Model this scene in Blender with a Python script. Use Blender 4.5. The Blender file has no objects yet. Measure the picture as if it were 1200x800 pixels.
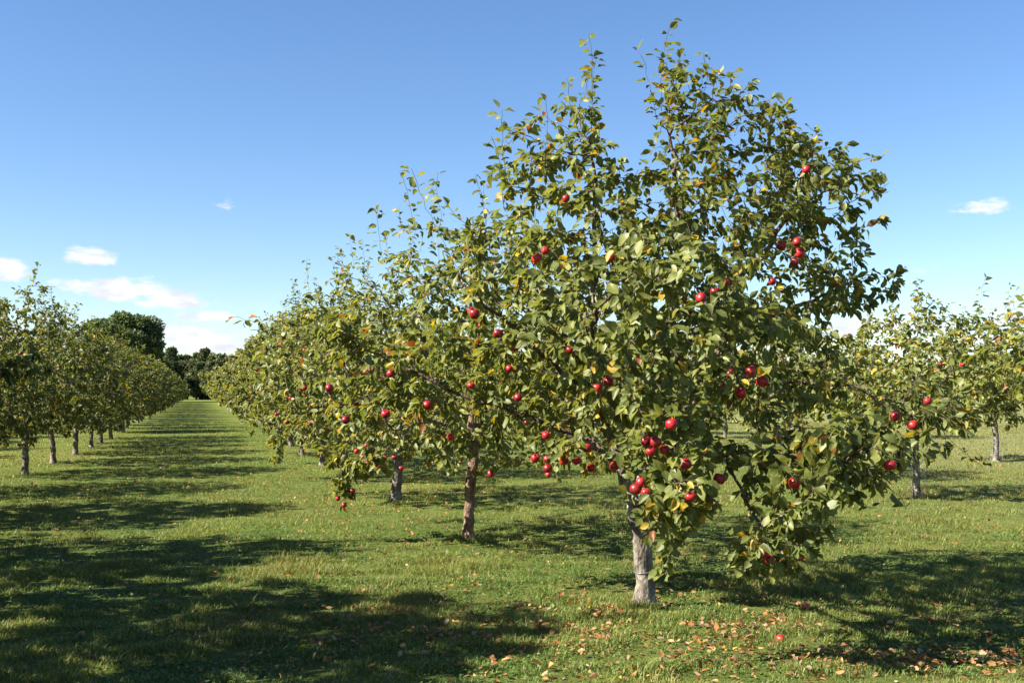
import bpy, math, random
import numpy as np
from mathutils import Vector

SEED = 11
rng = np.random.default_rng(SEED)
random.seed(SEED)
scene = bpy.context.scene
COL = scene.collection

F, CX, HY, EYE = 1280.0, 600.0, 458.0, 1.6          # camera: focal length and horizon in 1200-px units, eye height
RD = np.array([-0.2735, 0.9619])                     # direction of the orchard rows
RV = np.array([0.9619, 0.2735])                      # across the rows

def P(px, py, Z):
    return np.array([(px - CX) * Z / F, Z, EYE + (HY - py) * Z / F])

def ground_at(px, py):
    Z = F * EYE / (py - HY)
    return np.array([(px - CX) * Z / F, Z])

def UV(u, v):
    return RD * u + RV * v

# ------------------------------------------------------------------ noise
class Noise:
    def __init__(self, scale, seed, n=14, dim=2):
        r = np.random.default_rng(seed)
        k = r.normal(size=(n, dim)); k /= np.linalg.norm(k, axis=1)[:, None]
        self.k = k * (2 * math.pi / scale) * r.uniform(0.6, 1.8, size=(n, 1))
        self.p = r.uniform(0, 6.28, n)
    def __call__(self, X):
        return np.sin(X @ self.k.T + self.p).sum(axis=1) / math.sqrt(len(self.p) / 2)

GN1, GN2 = Noise(2.6, 1), Noise(0.9, 2)
def gz(xy):
    xy = np.atleast_2d(xy)
    fade = np.clip(1 - np.linalg.norm(xy, axis=1) / 60, 0, 1)
    return (GN1(xy) * 0.012 + GN2(xy) * 0.006) * fade

# ------------------------------------------------------------------ mesh helpers
def mesh_from(name, verts, faces_by_n, mats, cols=None, smooth=True, fattr=None, matidx=None):
    """faces_by_n: list of (F,n) index arrays"""
    me = bpy.data.meshes.new(name)
    verts = np.asarray(verts, dtype=np.float32).reshape(-1, 3)
    me.vertices.add(len(verts)); me.vertices.foreach_set('co', verts.ravel())
    loops = np.concatenate([f.ravel() for f in faces_by_n]).astype(np.int32)
    tot = np.concatenate([np.full(len(f), f.shape[1], dtype=np.int32) for f in faces_by_n])
    start = np.concatenate([[0], np.cumsum(tot)[:-1]]).astype(np.int32)
    me.loops.add(len(loops)); me.loops.foreach_set('vertex_index', loops)
    me.polygons.add(len(tot)); me.polygons.foreach_set('loop_start', start)
    me.polygons.foreach_set('loop_total', tot)
    me.polygons.foreach_set('use_smooth', np.full(len(tot), smooth, dtype=bool))
    for m in (mats if isinstance(mats, (list, tuple)) else [mats]):
        me.materials.append(m)
    if matidx is not None:
        me.polygons.foreach_set('material_index', np.asarray(matidx, dtype=np.int32))
    if cols is not None:
        a = me.color_attributes.new('col', 'FLOAT_COLOR', 'POINT')
        c = np.ones((len(verts), 4), dtype=np.float32); c[:, :3] = cols
        a.data.foreach_set('color', c.ravel())
    if fattr is not None:
        a = me.attributes.new('mid', 'FLOAT', 'POINT')
        a.data.foreach_set('value', np.asarray(fattr, dtype=np.float32))
    me.update(calc_edges=True)
    return me

def obj(name, me, parent=None, loc=None):
    o = bpy.data.objects.new(name, me); COL.objects.link(o)
    if parent is not None: o.parent = parent
    if loc is not None: o.location = loc
    return o

def thing(name, label, cat, loc=(0, 0, 0), rotz=0.0, scale=1.0, group=None):
    o = bpy.data.objects.new(name, None); COL.objects.link(o)
    o.empty_display_size = 0.2
    o.location = loc; o.rotation_euler = (0, 0, rotz)
    o.scale = (scale,) * 3
    o['label'] = label; o['category'] = cat
    if group: o['group'] = group
    return o

# ------------------------------------------------------------------ materials
def new_mat(name):
    m = bpy.data.materials.new(name); m.use_nodes = True
    nt = m.node_tree; nt.nodes.clear()
    out = nt.nodes.new('ShaderNodeOutputMaterial')
    return m, nt, out

def N(nt, t, **kw):
    n = nt.nodes.new(t)
    for k, v in kw.items():
        if k in n.inputs: n.inputs[k].default_value = v
        else: setattr(n, k, v)
    return n

def ramp(nt, stops, interp='LINEAR'):
    r = nt.nodes.new('ShaderNodeValToRGB'); cr = r.color_ramp; cr.interpolation = interp
    while len(cr.elements) > 1: cr.elements.remove(cr.elements[-1])
    cr.elements[0].position = stops[0][0]; cr.elements[0].color = (*stops[0][1], 1)
    for p, c in stops[1:]:
        e = cr.elements.new(p); e.color = (*c, 1)
    return r

def leaf_mat(name, rough=0.46, spec=0.33, trans=0.40, under=(0.20, 0.22, 0.11), under_mix=0.45, veins=True):
    m, nt, out = new_mat(name); L = nt.links.new
    at = N(nt, 'ShaderNodeAttribute', attribute_name='col')
    geo = N(nt, 'ShaderNodeNewGeometry')
    tc = N(nt, 'ShaderNodeTexCoord')
    no = N(nt, 'ShaderNodeTexNoise', Scale=38.0, Detail=3.0)
    L(tc.outputs['Object'], no.inputs['Vector'])
    hs = N(nt, 'ShaderNodeHueSaturation')
    mr = N(nt, 'ShaderNodeMapRange'); mr.inputs[1].default_value = .3; mr.inputs[2].default_value = .7
    mr.inputs[3].default_value = .72; mr.inputs[4].default_value = 1.25
    L(no.outputs['Fac'], mr.inputs[0]); L(mr.outputs[0], hs.inputs['Value'])
    L(at.outputs['Color'], hs.inputs['Color'])
    col = hs.outputs['Color']
    if veins:
        mid = N(nt, 'ShaderNodeAttribute', attribute_name='mid')
        vr = N(nt, 'ShaderNodeMapRange'); vr.inputs[1].default_value = .86; vr.inputs[2].default_value = .97
        vr.inputs[3].default_value = 0; vr.inputs[4].default_value = .35
        L(mid.outputs['Fac'], vr.inputs[0])
        mx = N(nt, 'ShaderNodeMix', data_type='RGBA')
        L(vr.outputs[0], mx.inputs[0]); L(col, mx.inputs[6]); mx.inputs[7].default_value = (.22, .25, .09, 1)
        col = mx.outputs[2]
    ub = N(nt, 'ShaderNodeMix', data_type='RGBA')
    bm = N(nt, 'ShaderNodeMath', operation='MULTIPLY'); bm.inputs[1].default_value = under_mix
    L(geo.outputs['Backfacing'], bm.inputs[0]); L(bm.outputs[0], ub.inputs[0])
    L(col, ub.inputs[6]); ub.inputs[7].default_value = (*under, 1)
    pr = N(nt, 'ShaderNodeBsdfPrincipled', Roughness=rough)
    pr.inputs['Specular IOR Level'].default_value = spec
    L(ub.outputs[2], pr.inputs['Base Color'])
    tr = N(nt, 'ShaderNodeBsdfTranslucent')
    th = N(nt, 'ShaderNodeHueSaturation', Hue=0.485, Saturation=1.15, Value=1.5)
    L(col, th.inputs['Color']); L(th.outputs['Color'], tr.inputs['Color'])
    ms = N(nt, 'ShaderNodeMixShader'); ms.inputs[0].default_value = trans
    L(pr.outputs[0], ms.inputs[1]); L(tr.outputs[0], ms.inputs[2])
    L(ms.outputs[0], out.inputs['Surface'])
    return m

def bark_mat(name, a, b, c, scale=1.0):
    m, nt, out = new_mat(name); L = nt.links.new
    tc = N(nt, 'ShaderNodeTexCoord')
    mp = N(nt, 'ShaderNodeMapping'); mp.inputs['Scale'].default_value = (1, 1, .55)
    L(tc.outputs['Object'], mp.inputs['Vector'])
    n1 = N(nt, 'ShaderNodeTexNoise', Scale=14 * scale, Detail=8.0, Roughness=.65)
    n2 = N(nt, 'ShaderNodeTexNoise', Scale=60 * scale, Detail=4.0)
    vo = N(nt, 'ShaderNodeTexVoronoi', Scale=42 * scale)
    for n in (n1, n2, vo): L(mp.outputs[0], n.inputs['Vector'])
    r = ramp(nt, [(.33, a), (.5, b), (.66, c)])
    L(n1.outputs['Fac'], r.inputs[0])
    mx = N(nt, 'ShaderNodeMix', data_type='RGBA', blend_type='MULTIPLY'); mx.inputs[0].default_value = .55
    L(r.outputs[0], mx.inputs[6])
    r2 = ramp(nt, [(.35, (.35, .33, .32)), (.62, (1.1, 1.1, 1.1))]); L(n2.outputs['Fac'], r2.inputs[0])
    L(r2.outputs[0], mx.inputs[7])
    bp = N(nt, 'ShaderNodeBump', Strength=.8, Distance=.012)
    ad = N(nt, 'ShaderNodeMath', operation='ADD'); L(n2.outputs['Fac'], ad.inputs[0]); L(vo.outputs['Distance'], ad.inputs[1])
    L(ad.outputs[0], bp.inputs['Height'])
    pr = N(nt, 'ShaderNodeBsdfPrincipled', Roughness=.85)
    pr.inputs['Specular IOR Level'].default_value = .2
    L(mx.outputs[2], pr.inputs['Base Color']); L(bp.outputs[0], pr.inputs['Normal'])
    L(pr.outputs[0], out.inputs['Surface'])
    return m

M = {}
M['leaf'] = leaf_mat('apple_leaf')
M['far_leaf'] = leaf_mat('far_leaf', rough=.6, spec=.25, trans=.2, under_mix=.15, veins=False)
M['grass'] = leaf_mat('grass_blade', rough=.5, spec=.25, trans=.3, under_mix=0, veins=False)
M['dead'] = leaf_mat('dead_leaf', rough=.7, spec=.2, trans=.2, under=(.4, .3, .2), under_mix=.4)
M['bark_grey'] = bark_mat('bark_grey', (.06, .047, .038), (.165, .14, .115), (.31, .28, .235))
M['bark_red'] = bark_mat('bark_red', (.07, .04, .025), (.20, .125, .085), (.33, .25, .19))
M['bark_twig'] = bark_mat('bark_twig', (.05, .033, .026), (.105, .07, .055), (.17, .13, .105), 1.6)
M['bark_dark'] = bark_mat('bark_dark', (.04, .03, .022), (.09, .07, .05), (.14, .11, .09), .2)

def apple_mat():
    m, nt, out = new_mat('red_apple'); L = nt.links.new
    tc = N(nt, 'ShaderNodeTexCoord'); oi = N(nt, 'ShaderNodeObjectInfo')
    mp = N(nt, 'ShaderNodeMapping'); mp.inputs['Scale'].default_value = (1, 1, .35)
    ofs = N(nt, 'ShaderNodeVectorMath', operation='ADD')
    L(tc.outputs['Object'], mp.inputs['Vector']); L(mp.outputs[0], ofs.inputs[0]); L(oi.outputs['Random'], ofs.inputs[1])
    n1 = N(nt, 'ShaderNodeTexNoise', Scale=26.0, Detail=5.0); L(ofs.outputs[0], n1.inputs['Vector'])
    r = ramp(nt, [(.26, (.36, .13, .03)), (.34, (.34, .03, .018)), (.46, (.29, .011, .015)), (.62, (.165, .005, .012)), (.8, (.09, .004, .009))])
    L(n1.outputs['Fac'], r.inputs[0])
    n2 = N(nt, 'ShaderNodeTexVoronoi', Scale=170.0); L(ofs.outputs[0], n2.inputs['Vector'])
    dr = ramp(nt, [(.08, (.30, .30, .30)), (.16, (0, 0, 0))]); L(n2.outputs['Distance'], dr.inputs[0])
    mx = N(nt, 'ShaderNodeMix', data_type='RGBA'); L(dr.outputs[0], mx.inputs[0]); L(r.outputs[0], mx.inputs[6])
    mx.inputs[7].default_value = (.35, .18, .1, 1)
    pr = N(nt, 'ShaderNodeBsdfPrincipled', Roughness=.4); pr.inputs['Specular IOR Level'].default_value = .4
    hs = N(nt, 'ShaderNodeHueSaturation')
    mr = N(nt, 'ShaderNodeMapRange'); mr.inputs[3].default_value = .6; mr.inputs[4].default_value = 1.45; L(oi.outputs['Random'], mr.inputs[0])
    L(mr.outputs[0], hs.inputs['Value']); L(mx.outputs[2], hs.inputs['Color'])
    L(hs.outputs[0], pr.inputs['Base Color']); L(pr.outputs[0], out.inputs['Surface'])
    return m
M['apple'] = apple_mat()

def plain(name, col, rough=.6, metal=0.0, var=.25, scale=30):
    m, nt, out = new_mat(name); L = nt.links.new
    tc = N(nt, 'ShaderNodeTexCoord'); n = N(nt, 'ShaderNodeTexNoise', Scale=scale, Detail=4.0)
    L(tc.outputs['Object'], n.inputs['Vector'])
    r = ramp(nt, [(.3, tuple(c * (1 - var) for c in col)), (.7, tuple(c * (1 + var) for c in col))])
    L(n.outputs['Fac'], r.inputs[0])
    pr = N(nt, 'ShaderNodeBsdfPrincipled', Roughness=rough, Metallic=metal)
    L(r.outputs[0], pr.inputs['Base Color']); L(pr.outputs[0], out.inputs['Surface'])
    return m
M['wire'] = plain('galvanised_wire', (.22, .22, .22), .4, .4)
M['plastic'] = plain('white_mesh_plastic', (.55, .56, .57), .5)
M['stem'] = plain('apple_stem', (.09, .055, .03), .8)
M['old_apple'] = plain('bruised_apple', (.42, .13, .045), .45, 0, .5, 22)
M['petal'] = plain('yellow_petal', (.80, .52, .01), .6)
M['green_stem'] = plain('green_stem', (.12, .2, .05), .6)

def ground_mat():
    m, nt, out = new_mat('orchard_turf'); L = nt.links.new
    tc = N(nt, 'ShaderNodeTexCoord')
    big = N(nt, 'ShaderNodeTexNoise', Scale=.09, Detail=4.0)
    md = N(nt, 'ShaderNodeTexNoise', Scale=1.3, Detail=6.0, Roughness=.6)
    fine = N(nt, 'ShaderNodeTexNoise', Scale=26.0, Detail=8.0, Roughness=.75)
    for n in (big, md, fine): L(tc.outputs['Object'], n.inputs['Vector'])
    r = ramp(nt, [(.3, (.036, .052, .013)), (.5, (.095, .122, .030)), (.72, (.18, .19, .066))])
    L(fine.outputs['Fac'], r.inputs[0])
    r2 = ramp(nt, [(.38, (.85, .95, .75)), (.62, (1.25, 1.12, 1.05))]); L(md.outputs['Fac'], r2.inputs[0])
    mx = N(nt, 'ShaderNodeMix', data_type='RGBA', blend_type='MULTIPLY'); mx.inputs[0].default_value = 1
    L(r.outputs[0], mx.inputs[6]); L(r2.outputs[0], mx.inputs[7])
    r3 = ramp(nt, [(.4, (.9, 1.0, .9)), (.62, (1.35, 1.2, 1.2))]); L(big.outputs['Fac'], r3.inputs[0])
    mx2 = N(nt, 'ShaderNodeMix', data_type='RGBA', blend_type='MULTIPLY'); mx2.inputs[0].default_value = 1
    L(mx.outputs[2], mx2.inputs[6]); L(r3.outputs[0], mx2.inputs[7])
    # drier, paler turf in the open rows on the right
    dt = N(nt, 'ShaderNodeVectorMath', operation='DOT_PRODUCT'); dt.inputs[1].default_value = (RV[0], RV[1], 0); L(tc.outputs['Object'], dt.inputs[0])
    dm = N(nt, 'ShaderNodeMapRange'); dm.inputs[1].default_value = 8; dm.inputs[2].default_value = 22; dm.inputs[4].default_value = .6
    L(dt.outputs['Value'], dm.inputs[0])
    mx3 = N(nt, 'ShaderNodeMix', data_type='RGBA'); L(dm.outputs[0], mx3.inputs[0]); L(mx2.outputs[2], mx3.inputs[6]); mx3.inputs[7].default_value = (.21, .20, .085, 1)
    mx2 = mx3
    bp = N(nt, 'ShaderNodeBump', Strength=1.0, Distance=.05); L(fine.outputs['Fac'], bp.inputs['Height'])
    pr = N(nt, 'ShaderNodeBsdfPrincipled', Roughness=.95); pr.inputs['Specular IOR Level'].default_value = .1
    L(mx2.outputs[2], pr.inputs['Base Color']); L(bp.outputs[0], pr.inputs['Normal'])
    L(pr.outputs[0], out.inputs['Surface'])
    return m
M['ground'] = ground_mat()

# ------------------------------------------------------------------ ground sheet
near = np.arange(-34, 34.01, .5)
far = np.array([40, 50, 70, 100, 150, 230, 350, 550, 900, 1500, 2500])
xs = np.concatenate([-far[::-1], near, far]); ys = np.concatenate([[-300, -120, -50], np.arange(-12, 62.01, .5), far[far > 62]])
gx, gy = np.meshgrid(xs, ys)
gv = np.stack([gx.ravel(), gy.ravel()], 1)
gverts = np.column_stack([gv, gz(gv)])
w = len(xs)
ii, jj = np.meshgrid(np.arange(len(ys) - 1), np.arange(w - 1), indexing='ij')
a = (ii * w + jj).ravel()
ground = obj('ground', mesh_from('ground', gverts, [np.stack([a, a + 1, a + w + 1, a + w], 1)], M['ground']))
ground['kind'] = 'structure'

# ------------------------------------------------------------------ leaves
# 11-vertex leaf template: (along, across, mid)
_T = [(0, 0, 1)]
for t, hw in ((.24, .40), (.54, .50), (.82, .27)):
    _T += [(t, -hw, 0), (t, 0, 1), (t, hw, 0)]
_T += [(1, 0, 1)]
LT = np.array(_T)
LF_T = np.array([[0, 2, 1], [0, 3, 2], [7, 8, 10], [8, 9, 10]])
LF_Q = np.array([[1, 2, 5, 4], [2, 3, 6, 5], [4, 5, 8, 7], [5, 6, 9, 8]])
# light 4-vertex leaf for distant trees
LT4 = np.array([(0, 0, 1), (.5, -.5, 0), (.5, .5, 0), (1, 0, 1)])
LF4 = np.array([[0, 3, 1], [0, 2, 3]])

def norm(v):
    return v / np.maximum(np.linalg.norm(v, axis=-1, keepdims=True), 1e-9)

def leaf_geometry(base, axis, normal, length, width, fold, curl, simple=False):
    T = LT4 if simple else LT
    axis = norm(axis); side = norm(np.cross(axis, normal)); nrm = np.cross(side, axis)
    n = len(base)
    t = T[:, 0][None]; s = T[:, 1][None] * width[:, None]
    z = np.abs(s) * fold[:, None] - (t ** 2) * curl[:, None] * length[:, None]
    if not simple:   # wavy edges
        z = z + np.where(np.abs(s) > 0, rng.normal(0, .045, (n, T.shape[0])) * length[:, None], 0)
    V = (base[:, None] + axis[:, None] * (t * length[:, None])[..., None]
         + side[:, None] * s[..., None] + nrm[:, None] * z[..., None])
    k = T.shape[0]; off = (np.arange(n) * k)[:, None, None]
    if simple: faces = [(LF4[None] + off).reshape(-1, 3)]
    else: faces = [(LF_T[None] + off).reshape(-1, 3), (LF_Q[None] + off).reshape(-1, 4)]
    return V.reshape(-1, 3), faces, np.tile(T[:, 2], n), k

G0 = np.array([.084, .110, .021])
def leaf_colours(n, r, yellow=.032, bright=1.0):
    base = np.tile(G0, (n, 1)) * bright
    hue = r.uniform(0, 1, (n, 1))
    base = base * (1 - hue * .55) + np.array([.255, .252, .070]) * bright * hue * .55
    base *= r.uniform(.7, 1.25, (n, 1))
    y = r.uniform(size=n)
    k = y < yellow
    base[k] = np.array([.44, .30, .035]) * r.uniform(.6, 1.1, (k.sum(), 1))
    k2 = (y >= yellow) & (y < yellow * 1.22)
    base[k2] = np.array([.26, .10, .03]) * r.uniform(.6, 1.2, (k2.sum(), 1))
    k3 = (y > yellow * 1.22) & (y < yellow * 3.2)
    base[k3] = np.array([.17, .18, .035]) * r.uniform(.8, 1.2, (k3.sum(), 1))
    return base

# ------------------------------------------------------------------ tree skeleton
class Skel:
    def __init__(self):
        self.pos, self.par = [], []
    def add(self, p, par):
        self.pos.append(np.asarray(p, float)); self.par.append(par); return len(self.pos) - 1
    def limb(self, pts, start=None, step=.09, wig=.02, r=None):
        """smooth polyline; joins the nearest existing node unless start given"""
        r = r or np.random.default_rng(len(self.pos))
        pts = [np.asarray(p, float) for p in pts]
        if start is None and self.pos:
            A = np.array(self.pos); start = int(np.argmin(np.linalg.norm(A - pts[0], axis=1)))
            pts[0] = self.pos[start]
        prev = start
        if prev is None: prev = self.add(pts[0], -1)
        # Catmull-Rom
        Q = [pts[0]] + pts + [pts[-1]]
        for i in range(1, len(Q) - 2):
            p0, p1, p2, p3 = Q[i - 1:i + 3]
            n = max(1, int(np.linalg.norm(p2 - p1) / step))
            for j in range(1, n + 1):
                t = j / n
                q = .5 * (2 * p1 + (p2 - p0) * t + (2 * p0 - 5 * p1 + 4 * p2 - p3) * t * t + (3 * p1 - p0 - 3 * p2 + p3) * t ** 3)
                prev = self.add(q + r.normal(0, wig, 3) * (1 if j < n else .3), prev)
        return prev

def colonize(sk, attr, r, step=.085, infl=1.0, kill=.14, iters=160, up=.12, jit=.28, lock=6):
    """grow the skeleton towards attraction points; the first `lock` nodes (bare trunk) do not branch"""
    attr = np.array(attr); alive = np.ones(len(attr), bool)
    A = np.array(sk.pos)
    nearest = np.zeros(len(attr), int); nd = np.full(len(attr), 1e9)
    cand = np.arange(lock, len(A))
    for ci in range(0, len(cand), 400):
        c = cand[ci:ci + 400]
        D = np.linalg.norm(attr[:, None] - A[c][None], axis=2)
        m = D.argmin(1); dm = D[np.arange(len(attr)), m]
        b = dm < nd; nd[b] = dm[b]; nearest[b] = c[m[b]]
    kids = {}
    for it in range(iters):
        alive &= nd > kill
        if not alive.any(): break
        lim = infl
        act = alive & (nd < lim)
        if not act.any(): act = alive & (nd < nd[alive].min() + .3)
        ids = nearest[act]; vec = norm(attr[act] - A[ids])
        un, inv = np.unique(ids, return_inverse=True)
        S = np.zeros((len(un), 3)); np.add.at(S, inv, vec)
        newp, newpar = [], []
        for k, n_ in enumerate(un):
            if kids.get(n_, 0) >= 3:
                alive[(nearest == n_) & alive & (nd < lim)] = False; continue
            d = norm(S[k]) + np.array([0, 0, up]) + r.normal(0, jit, 3)
            p = A[n_] + norm(d) * step
            newp.append(p); newpar.append(n_); kids[n_] = kids.get(n_, 0) + 1
        if not newp: continue
        i0 = len(A)
        newp = np.array(newp)
        for p, q in zip(newp, newpar): sk.add(p, q)
        A = np.concatenate([A, newp])
        ai = np.where(alive)[0]
        D = np.linalg.norm(attr[ai][:, None] - newp[None], axis=2)
        m = D.argmin(1); dm = D[np.arange(len(ai)), m]
        b = dm < nd[ai]; nd[ai[b]] = dm[b]; nearest[ai[b]] = i0 + m[b]

def radii(sk, base_r, tip=.0019, ex=2.3):
    n = len(sk.pos); acc = np.zeros(n); par = sk.par
    nk = np.zeros(n, int)
    for i in range(n):
        if par[i] >= 0: nk[par[i]] += 1
    order = range(n - 1, -1, -1)                     # a child always comes after its parent
    for i in order:
        if nk[i] == 0: acc[i] = tip ** ex
        acc[i] += (tip * .12) ** ex
        if par[i] >= 0: acc[par[i]] += acc[i]
    raw = acc ** (1 / ex)
    k = math.log(base_r / tip) / math.log(max(raw[0] / tip, 1.01))
    return tip * (np.maximum(raw, tip) / tip) ** k, nk

def tubes(sk, rad, keep, flare=None):
    """one tube per chain of nodes for which keep is true"""
    n = len(sk.pos); A = np.array(sk.pos); ch = [[] for _ in range(n)]
    for i, p in enumerate(sk.par):
        if p >= 0: ch[p].append(i)
    V, Q, T, off = [], [], [], 0
    starts = []
    for i in range(n):
        if not keep[i]: continue
        p = sk.par[i]
        if p < 0 or not keep[p]: starts.append((p if p >= 0 else None, i))
        for c in sorted(ch[i], key=lambda c: -rad[c])[1:]:
            if keep[c]: starts.append((i, c))
    for s0, s in starts:
        chain = ([s0] if s0 is not None else []) + [s]
        rr = ([min(rad[s0], rad[s] * 1.25)] if s0 is not None else []) + [rad[s]]
        cur = s
        while True:
            nx = [c for c in ch[cur]]
            if not nx: break
            c = max(nx, key=lambda c: rad[c])
            if not keep[c]: break
            chain.append(c); rr.append(rad[c]); cur = c
        pts = A[chain]; rr = np.array(rr)
        if len(pts) < 2: continue
        rmax = rr.max(); k = 14 if rmax > .05 else 8 if rmax > .018 else 5 if rmax > .006 else 3
        tan = np.gradient(pts, axis=0); tan = norm(tan)
        ref = np.array([1., .13, 0.]) if abs(tan[0][0]) < .8 else np.array([0, 1., .1])
        u = norm(ref[None] - tan * (tan @ ref)[:, None]); w_ = np.cross(tan, u)
        ang = np.arange(k) * 2 * math.pi / k
        lump = 1.0
        if k >= 8: lump = 1 + .07 * np.sin(ang * 3 + pts[:, 2:3] * 6) + .05 * np.sin(ang * 5 - pts[:, 2:3] * 13)
        ring = pts[:, None] + (u[:, None] * np.cos(ang)[None, :, None] + w_[:, None] * np.sin(ang)[None, :, None]) * (rr[:, None] * lump)[..., None]
        V.append(ring.reshape(-1, 3)); m = len(pts)
        i_, j_ = np.meshgrid(np.arange(m - 1), np.arange(k), indexing='ij')
        a_ = off + i_ * k + j_; b_ = off + i_ * k + (j_ + 1) % k
        Q.append(np.stack([a_, b_, b_ + k, a_ + k], -1).reshape(-1, 4))
        e = off + (m - 1) * k
        T.append(np.stack([np.full(k - 2, e), e + np.arange(1, k - 1), e + np.arange(2, k)], 1))
        off += m * k
    return np.concatenate(V), [np.concatenate(Q), np.concatenate(T)]

# ------------------------------------------------------------------ apple
def apple_mesh(name, mats, R=.037):
    prof = [(0, .62), (.10, .66), (.25, .80), (.5, .90), (.78, .80), (.97, .40), (1.02, .0), (.95, -.38), (.75, -.68), (.48, -.84), (.25, -.86), (.1, -.78), (0, -.74)]
    k = 14; V = []; ang = np.arange(k) * 2 * math.pi / k
    for r_, z in prof:
        lob = 1 + .035 * np.cos(ang * 5) * (1 if z < 0 else .4)
        V.append(np.stack([np.cos(ang) * r_ * lob, np.sin(ang) * r_ * lob, np.full(k, z)], 1) * R)
    m = len(prof); V = np.concatenate(V)
    i_, j_ = np.meshgrid(np.arange(m - 1), np.arange(k), indexing='ij')
    a_ = i_ * k + j_; b_ = i_ * k + (j_ + 1) % k
    Q = np.stack([a_, a_ + k, b_ + k, b_], -1).reshape(-1, 4)
    # stem
    st = []; ks = 5; an = np.arange(ks) * 2 * math.pi / ks
    for z, r_, dx in ((.60, .05, 0), (.95, .04, .03), (1.35, .035, .12), (1.75, .05, .24)):
        st.append(np.stack([np.cos(an) * r_ + dx, np.sin(an) * r_, np.full(ks, z)], 1) * R)
    o = len(V); V = np.concatenate([V] + st)
    i_, j_ = np.meshgrid(np.arange(3), np.arange(ks), indexing='ij')
    a_ = o + i_ * ks + j_; b_ = o + i_ * ks + (j_ + 1) % ks
    Q2 = np.stack([a_, b_, b_ + ks, a_ + ks], -1).reshape(-1, 4)
    return mesh_from(name, V, [np.concatenate([Q, Q2])], mats, matidx=[0] * len(Q) + [1] * len(Q2))
APPLE = apple_mesh('apple', [M['apple'], M['stem']])
OLD_APPLE = apple_mesh('bruised_apple', [M['old_apple'], M['stem']], .034)

# ------------------------------------------------------------------ tree builder
def build_meshes(sk, shoots, r, base_r, name, bark, leaf_r=.0065, per_node=2.3, leaf_len=(.058, .098), yellow=.05,
                 centre=None, simple=False, clear=(), bright=1.0, droop=.55, gap=.25, trunk_r=.018, eye=None, boost=None):
    """sk: skeleton in tree space. Returns dict of meshes. shoots: list of polylines (upright whips)"""
    whip_nodes = []
    for pts in shoots:
        n0 = len(sk.pos); sk.limb(pts, step=.05, wig=.006, r=r); whip_nodes += list(range(n0, len(sk.pos)))
    rad, nk = radii(sk, base_r)
    A = np.array(sk.pos); n = len(A); par = np.array(sk.par)
    z = A[:, 2]
    # root flare
    fl = np.zeros(n, bool); fl[:12] = True
    rad[:12] *= 1 + .55 * np.exp(-np.maximum(z[:12], 0) / .07)
    thick = rad >= trunk_r
    # thick nodes always form a connected set, being monotone towards the root
    Vt, Ft = tubes(sk, rad, thick)
    Vb, Fb = tubes(sk, rad, ~thick)
    d = A - A[np.maximum(par, 0)]
    isw = np.zeros(n, bool); isw[whip_nodes] = True
    cen = np.array(centre) if centre is not None else A[rad < leaf_r].mean(0)
    # leaves on thin wood
    thin = (rad < leaf_r) & ~isw
    idx = np.where(thin)[0]
    gapn = Noise(.55, int(r.integers(1e6)), dim=3)
    gv_ = gapn(A[idx])
    lam = per_node * np.clip(1 + gap * gv_, .15, 2.2) * np.where(nk[idx] == 0, 1.8, 1.0)
    if boost is not None: lam = lam * boost(A[idx])
    cnt = r.poisson(lam)
    bi = np.repeat(idx, cnt)
    m = len(bi)
    out = A[bi] - cen; out[:, 2] *= .4; out = norm(out)
    rnd = norm(r.normal(size=(m, 3)))
    rnd[:, 2] *= .6
    axis = norm(rnd * 1.0 + out * .45 + norm(d[bi]) * .35 + np.array([0, 0, -1.]) * r.uniform(0, 2 * droop, (m, 1)))
    nrm_ = np.array([0, 0, .8]) + out * .85 + r.normal(0, .45, (m, 3))
    pet = r.uniform(.012, .035, (m, 1))
    base = A[bi] + d[bi] * r.uniform(-.6, .4, (m, 1)) + axis * pet
    # leaves on whips
    wi = np.array(whip_nodes, int)
    if len(wi):
        wi = np.concatenate([wi, wi[r.uniform(size=len(wi)) < .75]])
        k = len(wi)
        ax2 = norm(np.column_stack([r.normal(size=(k, 2)), r.uniform(-.5, .75, k)]))
        b2 = A[wi] + ax2 * r.uniform(.01, .03, (k, 1)) - d[wi] * r.uniform(0, .8, (k, 1))
        n2 = np.array([0, 0, 1.]) + r.normal(0, .45, (k, 3)) - ax2 * .2
        base = np.concatenate([base, b2]); axis = np.concatenate([axis, ax2]); nrm_ = np.concatenate([nrm_, n2])
    length = r.uniform(*leaf_len, len(base)) * np.clip(r.normal(1, .12, len(base)), .6, 1.35)
    keep = np.ones(len(base), bool)
    keep &= base[:, 2] > .12
    mid = base + norm(axis) * length[:, None] * .5
    for c in clear:                                   # fruit has no leaf growing through it, and it pokes out of the foliage
        c = np.asarray(c)
        keep &= np.linalg.norm(mid - c, axis=1) > .062
        if eye is not None:
            v = norm(eye - c); rel = mid - c; t = rel @ v
            dist = np.linalg.norm(rel - t[:, None] * v, axis=1)
            keep &= ~((t > 0) & (t < .9) & (dist < .05) & (r.uniform(size=len(keep)) < .72))
    base, axis, nrm_, length = base[keep], axis[keep], nrm_[keep], length[keep]
    k = len(base)
    V, Fc, midv, per = leaf_geometry(base, axis, nrm_, length, length * r.uniform(.46, .68, k), r.uniform(.05, .85, k), r.uniform(-.12, .5, k), simple)
    c = leaf_colours(k, r, yellow, bright)
    me_leaf = mesh_from(name + '_crown', V, Fc, M['leaf'], np.repeat(c, per, axis=0), fattr=midv)
    me_tr = mesh_from(name + '_trunk', Vt, Ft, M[bark])
    me_br = mesh_from(name + '_branches', Vb, Fb, M['bark_twig'])
    return dict(trunk=me_tr, branches=me_br, crown=me_leaf, n=k, nodes=A, rad=rad, nk=nk)

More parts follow.
